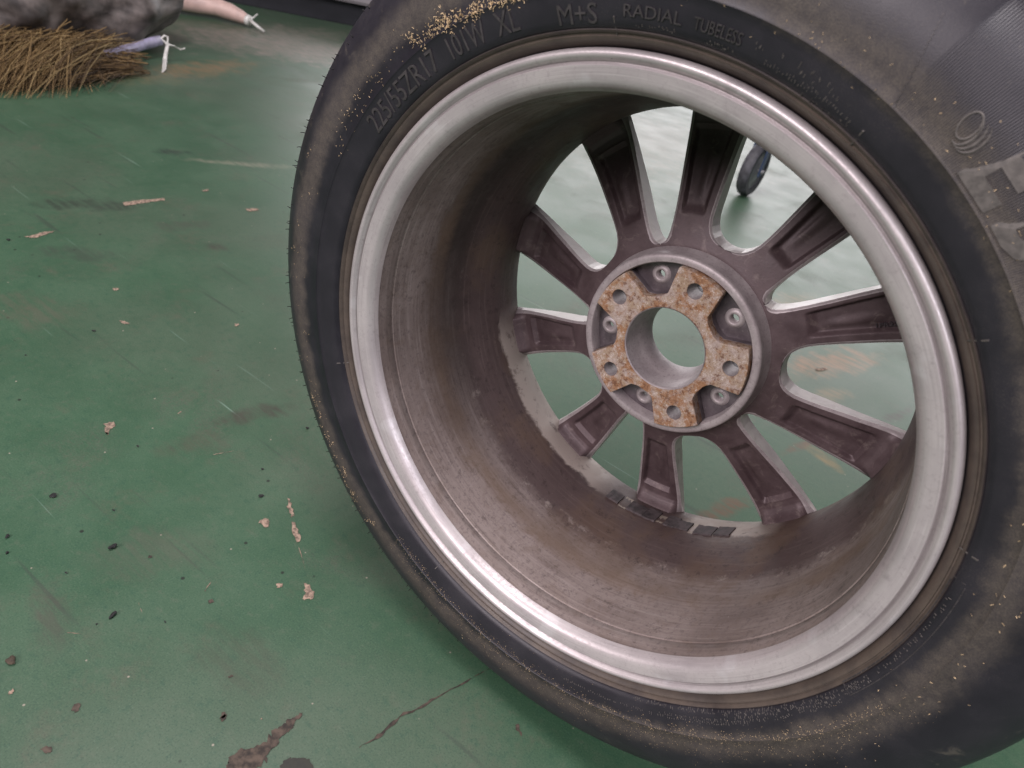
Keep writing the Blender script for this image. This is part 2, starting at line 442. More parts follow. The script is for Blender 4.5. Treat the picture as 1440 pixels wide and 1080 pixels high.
def pocket_material():
    k = NM('dark_cast_pocket')
    n1 = k.noise(60, 5, 0.65); n2 = k.noise(420, 4, 0.75)
    c = k.mix(k.rng(n1, 0.3, 0.7), (0.075, 0.060, 0.068), (0.16, 0.135, 0.145))
    c = k.mix(k.rng(n2, 0.62, 0.72, 0, 0.6), c, (0.45, 0.41, 0.40))
    k.bump(n2, 0.3, 0.0006)
    return k.done(c, 0.36, 0.3)
MAT['pocket'] = pocket_material()
MAT['foam'] = plain('old_foam_tape', (0.068, 0.054, 0.056), 0.8, 0, 0.5, 130)
MAT['weight'] = plain('bare_tape_patch', (0.30, 0.255, 0.21), 0.6, 0.2, 0.25, 120)
def straw_material():
    k = NM('dry_straw')
    a = k.n('ShaderNodeAttribute', attribute_name='tone')
    r = k.n('ShaderNodeValToRGB'); k.l(a.outputs['Fac'], r.inputs[0])
    el = r.color_ramp.elements; el[0].color = (0.030, 0.017, 0.008, 1); el[1].color = (0.46, 0.35, 0.17, 1)
    e = el.new(.45); e.color = (0.130, 0.080, 0.034, 1); e = el.new(.75); e.color = (0.28, 0.185, 0.075, 1)
    return k.done(r.outputs[0], 0.7)
MAT['straw'] = straw_material()
MAT['sawdust'] = plain('pale_sawdust', (0.62, 0.46, 0.27), 0.8, 0, 0.3, 200)
MAT['sack'] = plain('dusty_grey_tarpaulin', (0.115, 0.098, 0.090), 0.62, 0, 0.65, 14)
MAT['lilac'] = plain('lilac_tape', (0.34, 0.32, 0.46), 0.5, 0, 0.15, 60)
MAT['white_plastic'] = plain('white_plastic', (0.72, 0.72, 0.68), 0.4, 0, 0.08, 60)
MAT['pink'] = plain('pink_rubber', (0.60, 0.43, 0.38), 0.45, 0, 0.15, 20)
MAT['grey_steel'] = plain('grey_painted_steel', (0.27, 0.25, 0.26), 0.45, 0.2, 0.15, 6)
MAT['black_steel'] = plain('black_steel', (0.012, 0.013, 0.018), 0.5, 0.1, 0.2, 10)
MAT['caster_tyre'] = plain('grey_caster_rubber', (0.06, 0.06, 0.068), 0.6, 0, 0.4, 60)
MAT['caster_hub'] = plain('caster_hub', (0.28, 0.28, 0.29), 0.4, 0.4, 0.2, 60)
MAT['blue_steel'] = plain('blue_painted_steel', (0.05, 0.08, 0.16), 0.45, 0.2, 0.2, 30)

# ------------------------------------------------------------------ floor
N = 40
fl = mesh_obj('floor', [(-N, -N, 0), (N, -N, 0), (N, N, 0), (-N, N, 0)], [(0, 1, 2, 3)], MAT['floor'], smooth=False)
fl['kind'] = 'structure'

def patch(name, pix, mat, rough=0.0012, z=0.0007, sub=5):
    """irregular flake-shaped mark on the floor, traced as a pixel outline and laid on the ground"""
    P = [floor_at(*p)[:2] for p in pix]
    Q = []
    for i in range(len(P)):
        a, b = P[i], P[(i + 1) % len(P)]
        for s in range(sub):
            q = a + (b - a) * s / sub
            if s: q = q + rng.normal(0, min(rough, np.hypot(*(b - a)) * 0.12), 2)
            Q.append(q)
    bm = bmesh.new()
    pv = [Vector((q[0], q[1], z)) for q in Q]
    vs = [bm.verts.new(p) for p in pv]
    for tri in tessellate_polygon([pv]):
        try: bm.faces.new([vs[i] for i in tri])
        except ValueError: pass
    bmesh.ops.recalc_face_normals(bm, faces=bm.faces)
    if sum(q.normal.z for q in bm.faces) < 0: bmesh.ops.reverse_faces(bm, faces=bm.faces)
    me = bpy.data.meshes.new(name); bm.to_mesh(me); bm.free(); me.materials.append(mat)
    o = bpy.data.objects.new(name, me); COL.objects.link(o); o.parent = fl
    return o

CH = [[(173, 285), (200, 281), (231, 279), (233, 282), (200, 286), (176, 290)], [(33, 333), (50, 330), (64, 326), (78, 325), (62, 331), (50, 335)],
      [(404, 701), (408, 702), (412, 720), (411, 729), (407, 722)], [(410, 734), (415, 735), (419, 748), (422, 761), (418, 764), (411, 750)],
      [(365, 733), (374, 729), (379, 734), (376, 742), (369, 741)], [(427, 819), (431, 822), (436, 823), (441, 836), (439, 843), (425, 842), (430, 834)],
      [(147, 596), (160, 593), (162, 600), (155, 604), (152, 612), (147, 606)], [(388, 822), (397, 821), (397, 826), (391, 827)],
      [(12, 975), (19, 969), (20, 973), (13, 978)], [(366, 12 + 1000), (368, 1009), (369, 1012)],
      [(1145, 519), (1160, 517), (1164, 520), (1150, 522)], [(345, 294), (360, 293), (364, 296), (350, 298)],
      [(158, 406), (166, 405), (168, 408), (160, 409)], [(168, 451), (180, 454), (182, 457), (170, 454)],
      [(311, 1009), (316, 1004), (318, 1007), (313, 1014)], [(330, 455), (336, 456), (335, 459), (330, 459)], [(284, 268), (293, 266), (294, 269), (286, 270)]]
for i, c in enumerate(CH): patch('paint_chip', c, MAT['chip'], 0.0010)
patch('paint_chip', [(318, 1080), (322, 1068), (334, 1058), (338, 1051), (352, 1053), (370, 1044), (386, 1026), (394, 1022), (402, 1014), (415, 1009), (420, 1003),
                     (425, 1003), (424, 1008), (414, 1018), (412, 1024), (404, 1030), (398, 1035), (388, 1050), (376, 1066), (362, 1082), (340, 1092)], MAT['chip_dark'], 0.0022)['label'] = 'long ragged dark brown chip in the floor paint'
patch('oil_spot', [(394, 1080), (399, 1070), (412, 1066), (426, 1066), (436, 1072), (441, 1082), (440, 1096), (396, 1096)], MAT['oil'], 0.0012)
for c in ([(57, 1053), (64, 1050), (73, 1052), (72, 1058), (62, 1059)], [(100, 1000), (104, 992), (112, 989), (114, 994), (107, 1002)],
          [(724, 1020), (728, 1018), (734, 1031), (733, 1036)], [(293, 845), (299, 843), (301, 847), (295, 849)], [(209, 782), (214, 781), (213, 785), (208, 785)],
          [(309, 1010), (315, 1001), (320, 1004), (312, 1016)], [(320, 952), (326, 949), (328, 952), (322, 954)]):
    patch('paint_chip', c, MAT['chip_dark'], 0.0009)
# long scratch that runs in under the tyre
sp = [(505, 1052), (520, 1043), (535, 1034), (548, 1020), (562, 1008), (585, 998), (605, 985), (625, 975), (650, 962), (672, 949), (690, 940)]
wd = [1.0, 2.0, 5, 5, 1.2, 1.0, 4, 1.2, 2.5, 1.2, 1]
patch('floor_scratch', [(x, y - w * .5) for (x, y), w in zip(sp, wd)] + [(x + w * .3, y + w * .5) for (x, y), w in reversed(list(zip(sp, wd)))], MAT['chip_dark'], 0.0008, sub=3)
for a, b, w in (((288, 832), (297, 818), 1.2), ((195, 848), (200, 862), .6), ((250, 582), (258, 577), 1.4),
                ((95, 890), (115, 892), 1.0), ((420, 770), (433, 812), .8), ((300, 640), (330, 634), .5)):
    d = np.array([b[0] - a[0], b[1] - a[1]], float); d /= np.hypot(*d); nn = np.array([-d[1], d[0]]) * w * .5
    patch('floor_scratch', [(a[0] + nn[0], a[1] + nn[1]), (b[0], b[1]), (a[0] - nn[0], a[1] - nn[1])], MAT['chip'], 0.0003, z=0.0005, sub=4)

# ------------------------------------------------------------------ the wheel
wheel = empty('car_wheel', (0, 0, 0))
tag(wheel, 'used black car tyre on a ten spoke alloy rim standing on green floor', 'wheel')

# tyre cross-section (R, depth)
near = [(.2290, .016), (.2335, .0115), (.2362, .0072), (.2385, .0030), (.2402, .0010), (.2414, .0003), (.2420, .0012), (.2428, .0010), (.2436, -.0010), (.2446, -.0022),
        (.2454, -.0016), (.2464, -.0034), (.2500, -.0050), (.2550, -.0064), (.2610, -.0077), (.2655, -.0084), (.2662, -.0091), (.2672, -.0091), (.2680, -.0086), (.2750, -.0091),
        (.2850, -.0090), (.2950, -.0079), (.3010, -.0062), (.3060, -.0044), (.3105, -.0022), (.3130, -.0006), (.3180, .0028),
        (.3220, .0062), (.3255, .0104), (.3285, .0152), (.3310, .0205), (.3330, .0265), (.3345, .0330), (.3358, .0420)]
groove = []
def crown(z): return .3400 - .0042 * ((z - .1075) / .0655) ** 2
for a, b in ((.058, .066), (.088, .097), (.118, .127), (.149, .157)):
    groove += [(crown(a), a), (crown(a) - .0065, a + .001), (crown(b) - .0065, b - .001), (crown(b), b)]
far = [(r, .215 - z) for r, z in reversed(near)]
prof = near + groove + far + [(.215, .19), (.213, .11), (.215, .025)]
def tread_flat(V):
    V = V.copy(); V[:, 2] += HUB_H
    low = V[:, 2] < 0.0006
    V[low, 2] = 0.0006 + (V[low, 2] - 0.0006) * 0.02
    V[:, 2] -= HUB_H
    return V
axle = (0, 0, HUB_H)
tyre = revolve('tyre', prof, MAT['tyre'], wheel, seg=480, cut=tread_flat, sharp_deg=40)
tyre.location = axle
nr = np.array([p for p in near]); 
def side_y(R): return np.interp(R, nr[:, 0], nr[:, 1])

def on_side(R, ang, lift=0.0):
    """point on the near sidewall; ang in degrees, counter-clockwise as seen from this side"""
    a = math.radians(ang)
    return (R * math.cos(a), side_y(R) - lift, R * math.sin(a))

def text_mesh(s, extrude, fat=0.012):
    cu = bpy.data.curves.new('lettering', 'FONT'); cu.body = s; cu.size = 1.0; cu.extrude = extrude; cu.offset = fat; cu.resolution_u = 3
    ob = bpy.data.objects.new('tmp', cu); COL.objects.link(ob)
    dg = bpy.context.evaluated_depsgraph_get(); dg.update()
    me = bpy.data.meshes.new_from_object(ob.evaluated_get(dg))
    bpy.data.objects.remove(ob)
    return me

def lettering(s, ang0, ang1, R, height, mat, lift=0.0006, flip=False, name='lettering', weight=0.0):
    me = text_mesh(s, 0.5, weight)
    co = np.array([v.co[:] for v in me.vertices])
    x0, x1 = co[:, 0].min(), co[:, 0].max(); y1 = 0.70
    for v, c in zip(me.vertices, co):
        u = (c[0] - x0) / (x1 - x0)
        Rr = R + height * c[1] / y1
        p = on_side(Rr, ang0 + (ang1 - ang0) * u, lift * (1 if c[2] > 0 else -1.5))
        v.co = p
    me.materials.append(mat); me.name = name
    me.polygons.foreach_set('use_smooth', [False] * len(me.polygons))
    o = bpy.data.objects.new(name, me); COL.objects.link(o); o.parent = tyre
    return o
lettering('225/55ZR17', 148.8, 131.0, .2495, .0135, MAT['letter'], .0009)
lettering('101W', 128.2, 121.2, .2495, .0130, MAT['letter'], .0009)
lettering('XL', 119.2, 115.4, .2495, .0130, MAT['letter'], .0009)
lettering('M+S', 109.2, 103.4, .2475, .0105, MAT['letter'], .0009)
lettering('RADIAL', 99.6, 91.8, .2515, .0062, MAT['letter'], .0009)
lettering('TUBELESS', 90.2, 84.0, .2515, .0062, MAT['letter'], .0009)
lettering('E', 57.6, 53.0, .2705, .0340, MAT['letter_dusty'], .0006, weight=.035)
lettering('D', 51.6, 46.4, .2705, .0340, MAT['letter_dusty'], .0006, weight=.035)

def side_bars(name, items, mat):
    """small moulded bars on the sidewall: (angle, R, angular half width deg, radial half height, lift)"""
    V = []; F = []
    for a, R, da, dr, lift in items:
        b = len(V)
        for sa, sr in ((-1, -1), (1, -1), (1, 1), (-1, 1)): V.append(on_side(R + sr * dr, a + sa * da, -0.0006))
        for sa, sr in ((-1, -1), (1, -1), (1, 1), (-1, 1)): V.append(on_side(R + sr * dr * .85, a + sa * da * .85, lift))
        F += [(b + 4, b + 5, b + 6, b + 7)] + [(b + i, b + (i + 1) % 4, b + 4 + (i + 1) % 4, b + 4 + i) for i in range(4)]
    return mesh_obj(name, V, F, mat, tyre, smooth=False)
# rows of moulded print too small to read
def marks(a0, a1, R, h, gap=0.35):
    it = []; a = a0
    while a > a1:
        w = random.uniform(.10, .17)
        if random.random() > 0.22:
            for q in range(random.choice((1, 2, 2))):
                it.append((a + random.uniform(-.1, .1), R + random.uniform(-h, h), random.uniform(.025, .06), h * random.uniform(.25, .6), .0004))
        a -= gap
    return it
small = marks(98.5, 91.5, .2482, .0011) + marks(88.5, 84.5, .2478, .0011)
small += marks(82.4, 80.5, .2545, .0016) + marks(79.0, 70.8, .2552, .0022, .55) + marks(80.5, 68.6, .2500, .0014, .42) + marks(75, 68, .2465, .0012, .42)
small += marks(346, 318, .2492, .0012, .36) + marks(344, 300, .2468, .0011, .36) + marks(340, 305, .2522, .0010, .40) + marks(322, 285, .2545, .0010, .45)
small += marks(366, 342, .2476, .0011, .5)
o = side_bars('moulded_print', small, MAT['letter_dusty']); o['kind'] = 'stuff'
# box outline round the print on the lower right
bx = [(a, .2515, .5, .0003, .0003) for a in np.arange(342, 368, 1.0)] + [(a, .2440, .5, .0003, .0003) for a in np.arange(342, 368, 1.0)] + [(341.6, .2478, .06, .0036, .0003), (368, .2478, .06, .0036, .0003)]
side_bars('moulded_frame', bx, MAT['letter'])
# radial mould seams with a flash nib at the outer end
for a in (101.0, 66.9, 40.1, 12.0, 200.0, 250.0):
    seam = side_bars('mould_seam', [(a, .2465, .10, .0052, .0010)], MAT['letter_dusty'])
# edge of the ribbed panel
side_bars('panel_edge', [(66.4 + (R - .267) * 75, R, .05, .0012, .0003) for R in np.arange(.2675, .305, .0024)], MAT['letter'])
# globe-like emblem: slanted oval with curved stripes fanning out on its right
def emblem():
    V = []; F = []
    C = Vector(on_side(.2825, 60.1)); rad = Vector((math.cos(math.radians(60.1)), 0, math.sin(math.radians(60.1)))); tan = Vector((rad.z, 0, -rad.x))
    def P(u, v, lift):                             # u clockwise, v outward, in metres
        q = C + tan * u + rad * v
        R = math.hypot(q.x, q.z); y = float(side_y(R)) - lift
        return (q.x, y, q.z)
    def strip(pts, w0, w1):
        b = len(V); n = len(pts)
        for i, (u, v) in enumerate(pts):
            a = pts[max(i - 1, 0)]; c = pts[min(i + 1, n - 1)]
            t = Vector((c[0] - a[0], c[1] - a[1])).normalized(); nn = Vector((-t.y, t.x))
            w = (w0 + (w1 - w0) * math.sin(PI * i / (n - 1)))
            V.append(P(u + nn.x * w, v + nn.y * w, -.0003)); V.append(P(u + nn.x * w * .6, v + nn.y * w * .6, .0006))
            V.append(P(u - nn.x * w * .6, v - nn.y * w * .6, .0006)); V.append(P(u - nn.x * w, v - nn.y * w, -.0003))
        for i in range(n - 1):
            for k in range(3): F.append((b + i * 4 + k, b + i * 4 + k + 1, b + i * 4 + 5 + k, b + i * 4 + 4 + k))
    def arc(cu, cv, ru, rv, a0, a1, rot, n=18):
        out = []
        for i in range(n):
            a = math.radians(a0 + (a1 - a0) * i / (n - 1)); x = ru * math.cos(a); y = rv * math.sin(a)
            out.append((cu + x * math.cos(rot) - y * math.sin(rot), cv + x * math.sin(rot) + y * math.cos(rot)))
        return out
    rot = 0.25
    strip(arc(-.0022, .0005, .0040, .0062, 0, 360, rot, 32), .0005, .0005)
    for k in range(3):
        strip(arc(-.0016 + k * .0018, -.0006, .0048 + k * .0006, .0074 + k * .0003, -115, 52, rot), .0001, .0008)
    return mesh_obj('emblem', V, F, MAT['letter_dusty'], tyre)
emblem()

# rubber hairs (vent spew) on the shoulder
V = []; F = []
for a in list(np.arange(95, 262, 2.1)) + list(np.arange(150, 250, 9.0)):
    a += random.uniform(-.6, .6); R = random.choice((.3125, .3180, .3215, .3175)) + random.uniform(-.001, .001)
    p = Vector(on_side(R, a, -.0003)); rad = Vector((math.cos(math.radians(a)), 0, math.sin(math.radians(a))))
    d = (rad * random.uniform(.6, 1.1) + Vector((0, -random.uniform(.5, 1.0), random.uniform(-.4, .4)))).normalized()
    ln = random.uniform(.0015, .0045)
    v, f = tube([p, p + d * ln * .5, p + d * ln + Vector((random.uniform(-.3, .3), 0, random.uniform(-.3, .3))) * ln * .5], [.00042, .00036, .0002], 5)
    b = len(V); V += v; F += [tuple(i + b for i in q) for q in f]
o = mesh_obj('rubber_hairs', V, F, MAT['crumb'], tyre); o['kind'] = 'stuff'

# rim ---------------------------------------------------------------
fl_p = [(.2115, .0125), (.2123, .0098), (.2136, .0070), (.2152, .0048), (.2172, .0034), (.2200, .0026), (.2240, .0019), (.2262, .0016), (.2272, .0026), (.2280, .0031), (.2288, .0026),
        (.2298, .0008), (.2312, -.0004), (.2328, -.0007), (.2342, .0000), (.2352, .0018), (.2356, .0045), (.2354, .0075), (.2340, .0098), (.2300, .0108), (.2240, .0112), (.2190, .0125)]
rim = empty('rim', axle); rim.parent = wheel
o = revolve('rim_flange', fl_p, MAT['flange'], rim, seg=420, sharp_deg=50)
ba_p = [(.2117, .0118), (.2111, .0200), (.2106, .0274), (.2112, .0280), (.2112, .0286), (.2102, .0293), (.2098, .0400), (.2084, .0650), (.2068, .0950), (.2056, .1120), (.2038, .1190),
        (.1996, .1370), (.1966, .1520), (.1950, .1640), (.1950, .1720), (.1965, .1860), (.1982, .1975), (.2030, .2110), (.2200, .2160), (.2340, .2155), (.2350, .2080), (.2270, .2040), (.2180, .2020),
        (.2170, .1850), (.2030, .1740), (.2010, .1600), (.2110, .1200), (.2150, .0500), (.2175, .0180)]
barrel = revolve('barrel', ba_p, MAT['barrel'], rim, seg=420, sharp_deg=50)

PH = 155.6
def hwN(R): return np.interp(R, [.0868, .0875, .089, .092, .097, .105, .115, .13, .16, .19, .21], [0, 1.6, 2.9, 4.2, 5.3, 6.3, 7.0, 7.6, 8.3, 8.9, 9.1])
def hwR(R): return np.interp(R, [.0930, .0934, .0945, .0965, .0995, .104, .110, .118, .13, .16, .19, .21], [0, 2.6, 5.0, 7.2, 9.1, 10.7, 11.7, 12.1, 12.3, 12.3, 12.0, 11.7])
def zback(R): return np.interp(R, [.080, .086, .10, .12, .15, .172, .182, .187, .191, .194, .197, .205], [.1675, .1685, .1730, .1805, .1915, .1990, .2016, .2018, .2002, .1972, .1930, .1850])

def make_spoke(th_r, sgn, i):
    Rs = np.concatenate([np.arange(.0845, .0869, .0008), np.arange(.0870, .0975, .0005), np.arange(.098, .120, .0010), np.arange(.1205, .180, .0025), np.arange(.180, .2035, .0010)])
    tt = np.concatenate([np.linspace(0, .03, 4), np.linspace(.045, .30, 14), np.linspace(.32, .68, 11), np.linspace(.70, .955, 14), np.linspace(.97, 1, 4)])
    nc = len(tt); V = []; ring = nc + 2
    for R in Rs:
        gr, gn = hwR(R), hwN(R)
        a0 = th_r + sgn * gr; a1 = th_r + sgn * (36 - gn)
        w = R * math.radians(abs(a1 - a0)); z0 = float(zback(R))
        ze = float(np.interp(R, [.172, .182, .205], [.1990, .2020, .2075])) if R > .172 else z0
        for t in tt:
            dl, dr = t * w, (1 - t) * w
            z = ze + (z0 - ze) * smooth(min(dl, dr) / .009)
            for dd, g in ((dl, gr), (dr, gn)):
                k = min(1, R * math.radians(g) / .002)
                z += .0016 * k * (1 - smooth(dd / .0022)) + .0007 * k * (1 - smooth((dd - .0035) / .002)) * 0
            rad_in = smooth((R - .110) / .008) * smooth((.1800 - R) / .0045)
            # pocket: shallow step along both borders, deeper in the middle
            bl = .0068 + .0018 * (R - .11) / .07
            poc = smooth((dl - bl) / .0040) * smooth((dr - .0050) / .0030)
            z += .0050 * poc * rad_in
            mid = smooth((dl - w * .36) / .0022) * smooth((w * .62 - dl) / .006)
            z -= .0016 * mid * smooth((R - .118) / .02) * smooth((.174 - R) / .03)
            ang = math.radians(a0 + (a1 - a0) * t)
            V.append((R * math.cos(ang), z, R * math.sin(ang)))
        zf = float(np.interp(R, [.085, .13, .172, .19, .205], [.187, .2010, .2085, .2110, .2120]))
        for a, s in ((a1, sgn), (a0, -sgn)):
            an = math.radians(a + s * min(.25, hwN(R) * .2)); V.append((R * math.cos(an), zf, R * math.sin(an)))
    F = []; mi = []
    for r in range(len(Rs) - 1):
        for c in range(ring):
            d = (c + 1) % ring
            F.append((r * ring + c, r * ring + d, (r + 1) * ring + d, (r + 1) * ring + c))
            # back face, worn rounded border, side walls, front face
            if c < nc - 1: mi.append(2 if (c < 5 and hwR(Rs[r]) > 0) or (c >= nc - 6 and hwN(Rs[r]) > 0) else 0)
            elif c == nc: mi.append(1)
            else: mi.append(1)
    F.append(tuple(range(ring))); mi.append(0)
    F.append(tuple((len(Rs) - 1) * ring + c for c in range(ring))); mi.append(0)
    o = mesh_obj('spoke', V, F, None, rim, mats=[MAT['spoke'], MAT['spoke_side'], MAT['worn']], midx=mi)
    sharp(o, 48)
    return o
spokes = {}
for k in range(5):
    for s in (1, -1):
        spokes[(k, s)] = make_spoke(PH - 72 * k, s, k)

# casting number on one spoke
me = text_mesh('1PR22C5', 0.5)
co = np.array([v.co[:] for v in me.vertices]); x0, x1 = co[:, 0].min(), co[:, 0].max()
for v, c in zip(me.vertices, co):
    u = (c[0] - x0) / (x1 - x0); R = .157 + .0215 * u; a = math.radians(28.4 - 0.0 + (c[1] / .7) * 1.05)
    v.co = (R * math.cos(a), float(zback(R)) + .0030 - (.0012 if c[2] > 0 else -.001), R * math.sin(a))
me.materials.append(MAT['pocket'])
o = bpy.data.objects.new('casting_number', me); COL.objects.link(o); o.parent = rim

# hub ---------------------------------------------------------------
hub = empty('hub', axle); hub.parent = wheel
revolve('hub_ring', [(.0740, .1655), (.0742, .1520), (.0752, .1505), (.0775, .1502), (.0802, .1505), (.0815, .1515), (.0820, .1535), (.0826, .1650), (.0850, .1690), (.0870, .1760), (.0865, .1850), (.0740, .1850)], MAT['worn'], hub, seg=240, sharp_deg=45)
revolve('centre_bore', [(.0366, .1455), (.0376, .1445), (.0368, .1470), (.0362, .1490), (.0358, .1640), (.0345, .1670), (.0320, .1760), (.0312, .1850), (.0322, .1900), (.0420, .1900), (.0420, .1475)], MAT['worn'], hub, seg=200, sharp_deg=40)

def plate(name, outline, holes, z0, z1, mat, parent, bevel=0.0006):
    """flat plate with round holes, from z0 (near) to z1 (far) along the axle"""
    cu = bpy.data.curves.new(name, 'CURVE'); cu.dimensions = '2D'; cu.fill_mode = 'BOTH'
    h = abs(z1 - z0) / 2; cu.extrude = h - bevel; cu.bevel_depth = bevel; cu.bevel_resolution = 1; cu.offset = -bevel
    def add(pts):
        sp = cu.splines.new('POLY'); sp.points.add(len(pts) - 1); sp.use_cyclic_u = True
        for p, q in zip(sp.points, pts): p.co = (q[0], q[1], 0, 1)
    add(outline)
    for cx, cy, r in holes:
        n = 40 if r < .02 else 120
        add([(cx + r * math.cos(2 * PI * i / n), cy + r * math.sin(2 * PI * i / n)) for i in range(n)])
    ob = bpy.data.objects.new('tmp', cu); COL.objects.link(ob)
    dg = bpy.context.evaluated_depsgraph_get(); dg.update()
    me = bpy.data.meshes.new_from_object(ob.evaluated_get(dg)); bpy.data.objects.remove(ob)
    for v in me.vertices:
        x, y, z = v.co; v.co = (x, (z0 + z1) / 2 - z, y)
    me.name = name; me.materials.clear(); me.materials.append(mat)
    bm = bmesh.new(); bm.from_mesh(me); bmesh.ops.recalc_face_normals(bm, faces=bm.faces); bm.to_mesh(me); bm.free()
    o = bpy.data.objects.new(name, me); COL.objects.link(o); o.parent = parent
    return o
pol = lambda R, a: (R * math.cos(math.radians(a)), R * math.sin(math.radians(a)))
star = []
for k in range(5):
    c = PH - .5 + 72 * k
    star += [pol(.0478, c - 27), pol(.0500, c - 23), pol(.0735, c - 16.5)] + [pol(.0738, c + d) for d in np.linspace(-15.5, 15.5, 9)] + [pol(.0735, c + 16.5), pol(.0500, c + 23), pol(.0478, c + 27)]
    star += [pol(.0465, c + 31), pol(.0465, c + 36), pol(.0465, c + 41)]
bolts = [(*pol(.0597, PH - .5 + 72 * k), .0068) for k in range(5)]
pad = plate('mounting_face', star, [(0, 0, .0372)] + bolts, .1450, .1560, MAT['rust'], hub)
pad['label'] = 'rusty five armed mounting face'
plate('pad_body', star, [(0, 0, .0385)] + [(x, y, .0072) for x, y, r in bolts], .1562, .1840, MAT['pocket'], hub)
def tapered_hole(cx, cy):
    V = []; F = []; n = 32
    rings = [(.00675, .1458), (.00675, .1660), (.0085, .1720), (.0098, .1900)]
    for r, z in rings:
        for i in range(n):
            V.append((cx + r * math.cos(2 * PI * i / n), z, cy + r * math.sin(2 * PI * i / n)))
    for j in range(len(rings) - 1):
        for i in range(n): F.append((j * n + i, j * n + (i + 1) % n, (j + 1) * n + (i + 1) % n, (j + 1) * n + i))
    return V, F
for x, y, r in bolts:
    V, F = tapered_hole(x, y); mesh_obj('bolt_hole', V, F, MAT['worn'], hub)
small_h = [(*pol(.0620, PH + 36 + 72 * k), .0040) for k in range(5)]
plate('pocket_floor', [pol(.0748, a) for a in range(0, 360, 3)], [(0, 0, .0415)] + small_h + [(x, y, .0085) for x, y, r in bolts], .1630, .1660, MAT['pocket'], hub, bevel=.0004)
for x, y, r in small_h:                             # raised, scraped boss round each small hole
    V = []; F = []; n = 28
    for rr, z in ((.0088, .1632), (.0072, .1612), (.0055, .1606), (.0040, .1610), (.0038, .1700)):
        for i in range(n): V.append((x + rr * math.cos(2 * PI * i / n), z, y + rr * math.sin(2 * PI * i / n)))
    for j in range(4):
        for i in range(n): F.append((j * n + i, j * n + (i + 1) % n, (j + 1) * n + (i + 1) % n, (j + 1) * n + i))
    mesh_obj('hole_boss', V, F, MAT['worn'], hub)

# old stick-on weight tape on the barrel, in separate pieces
def barrel_R(z):
    b = np.array(ba_p[:18]); return float(np.interp(z, b[:, 1], b[:, 0]))
def tape(a0, a1, z0, z1, mat, th=.0016, name='tape_piece'):
    n = 6; V = []; F = []
    for i in range(n + 1):
        a = math.radians(a0 + (a1 - a0) * i / n)
        for z, t in ((z0, 0), (z0 + .0006, th), (z1 - .0006, th), (z1, 0)):
            zz = z + rng.normal(0, .0003); R = barrel_R(zz) + .0004 - t * rng.uniform(.8, 1.1)
            V.append((R * math.cos(a), zz, R * math.sin(a)))
    for i in range(n):
        for k in range(3): F.append((i * 4 + k, i * 4 + k + 1, i * 4 + k + 5, i * 4 + k + 4))
    F += [(0, 1, 2, 3), tuple(n * 4 + k for k in range(4))]
    return mesh_obj(name, V, F, mat, rim, smooth=False)
a = 267.5
for w, m in ((4.6, 'foam'), (2.6, 'weight'), (5.4, 'foam'), (4.2, 'foam'), (2.4, 'weight'), (3.6, 'foam'), (4.2, 'foam'), (1.6, 'weight'), (6.0, 'foam'), (5.0, 'foam')):
    tape(a, a + w - random.choice((.08, .12, .4)), .1660 + random.uniform(-.0016, .0022), .1870 + random.uniform(-.004, .001), MAT[m], .0020 if m == 'foam' else .0006)
    a += w

# ------------------------------------------------------------------ loose sawdust on the tyre
V = []; F = []
def flake(p, size):
    b = len(V); d = Vector((random.gauss(0, 1), random.gauss(0, .35), random.gauss(0, 1))).normalized()
    e = d.cross(Vector((random.gauss(0, 1), random.gauss(0, 1), random.gauss(0, 1)))).normalized()
    L = size * random.uniform(.5, 1.3); W = size * random.uniform(.12, .3)
    p = Vector(p) + Vector(axle)
    n = d.cross(e)
    for q in (p - d * L - e * W, p + d * L - e * W, p + d * L * .8 + e * W, p - d * L * .9 + e * W): V.append(q)
    for q in (p - d * L * .8 + n * W, p + d * L * .8 + n * W): V.append(q)
    F.extend([(b, b + 1, b + 5, b + 4), (b + 3, b + 4, b + 5, b + 2), (b, b + 3, b + 2, b + 1)])
def scatter(n, a0, a1, R0, R1, size, clump=0.0):
    cl = [(random.uniform(a0, a1), random.uniform(R0, R1)) for _ in range(max(1, int(n / 14)))]
    for _ in range(n):
        if random.random() < clump:
            c = random.choice(cl); a = c[0] + random.gauss(0, .5); R = c[1] + random.gauss(0, .0022)
        else: a = random.uniform(a0, a1); R = random.gauss((R0 + R1) / 2, (R1 - R0) / 3.5)
        flake(on_side(max(.248, min(R, .315)), a, .0004), size)
scatter(330, 114, 127, .265, .272, .0010, .7)
scatter(150, 124, 134, .268, .277, .0009, .7)
scatter(80, 134, 158, .266, .284, .0007, .3)
scatter(120, 160, 235, .282, .302, .0005, .5)
scatter(120, 200, 235, .286, .300, .0008, .6)
scatter(700, 240, 345, .260, .268, .00045, .1)
scatter(900, 240, 350, .262, .284, .00032, .1)
scatter(50, 62, 100, .262, .285, .0005, .2)
scatter(45, 42, 62, .264, .29, .0006, .2)
scatter(160, 262, 340, .246, .300, .0004, .1)
scatter(50, 346, 380, .258, .29, .0009, .3)
saw = mesh_obj('sawdust', V, F, MAT['sawdust'], smooth=False)
tag(saw, 'pale sawdust flakes lying along the tyre sidewall', 'sawdust', kind='stuff')

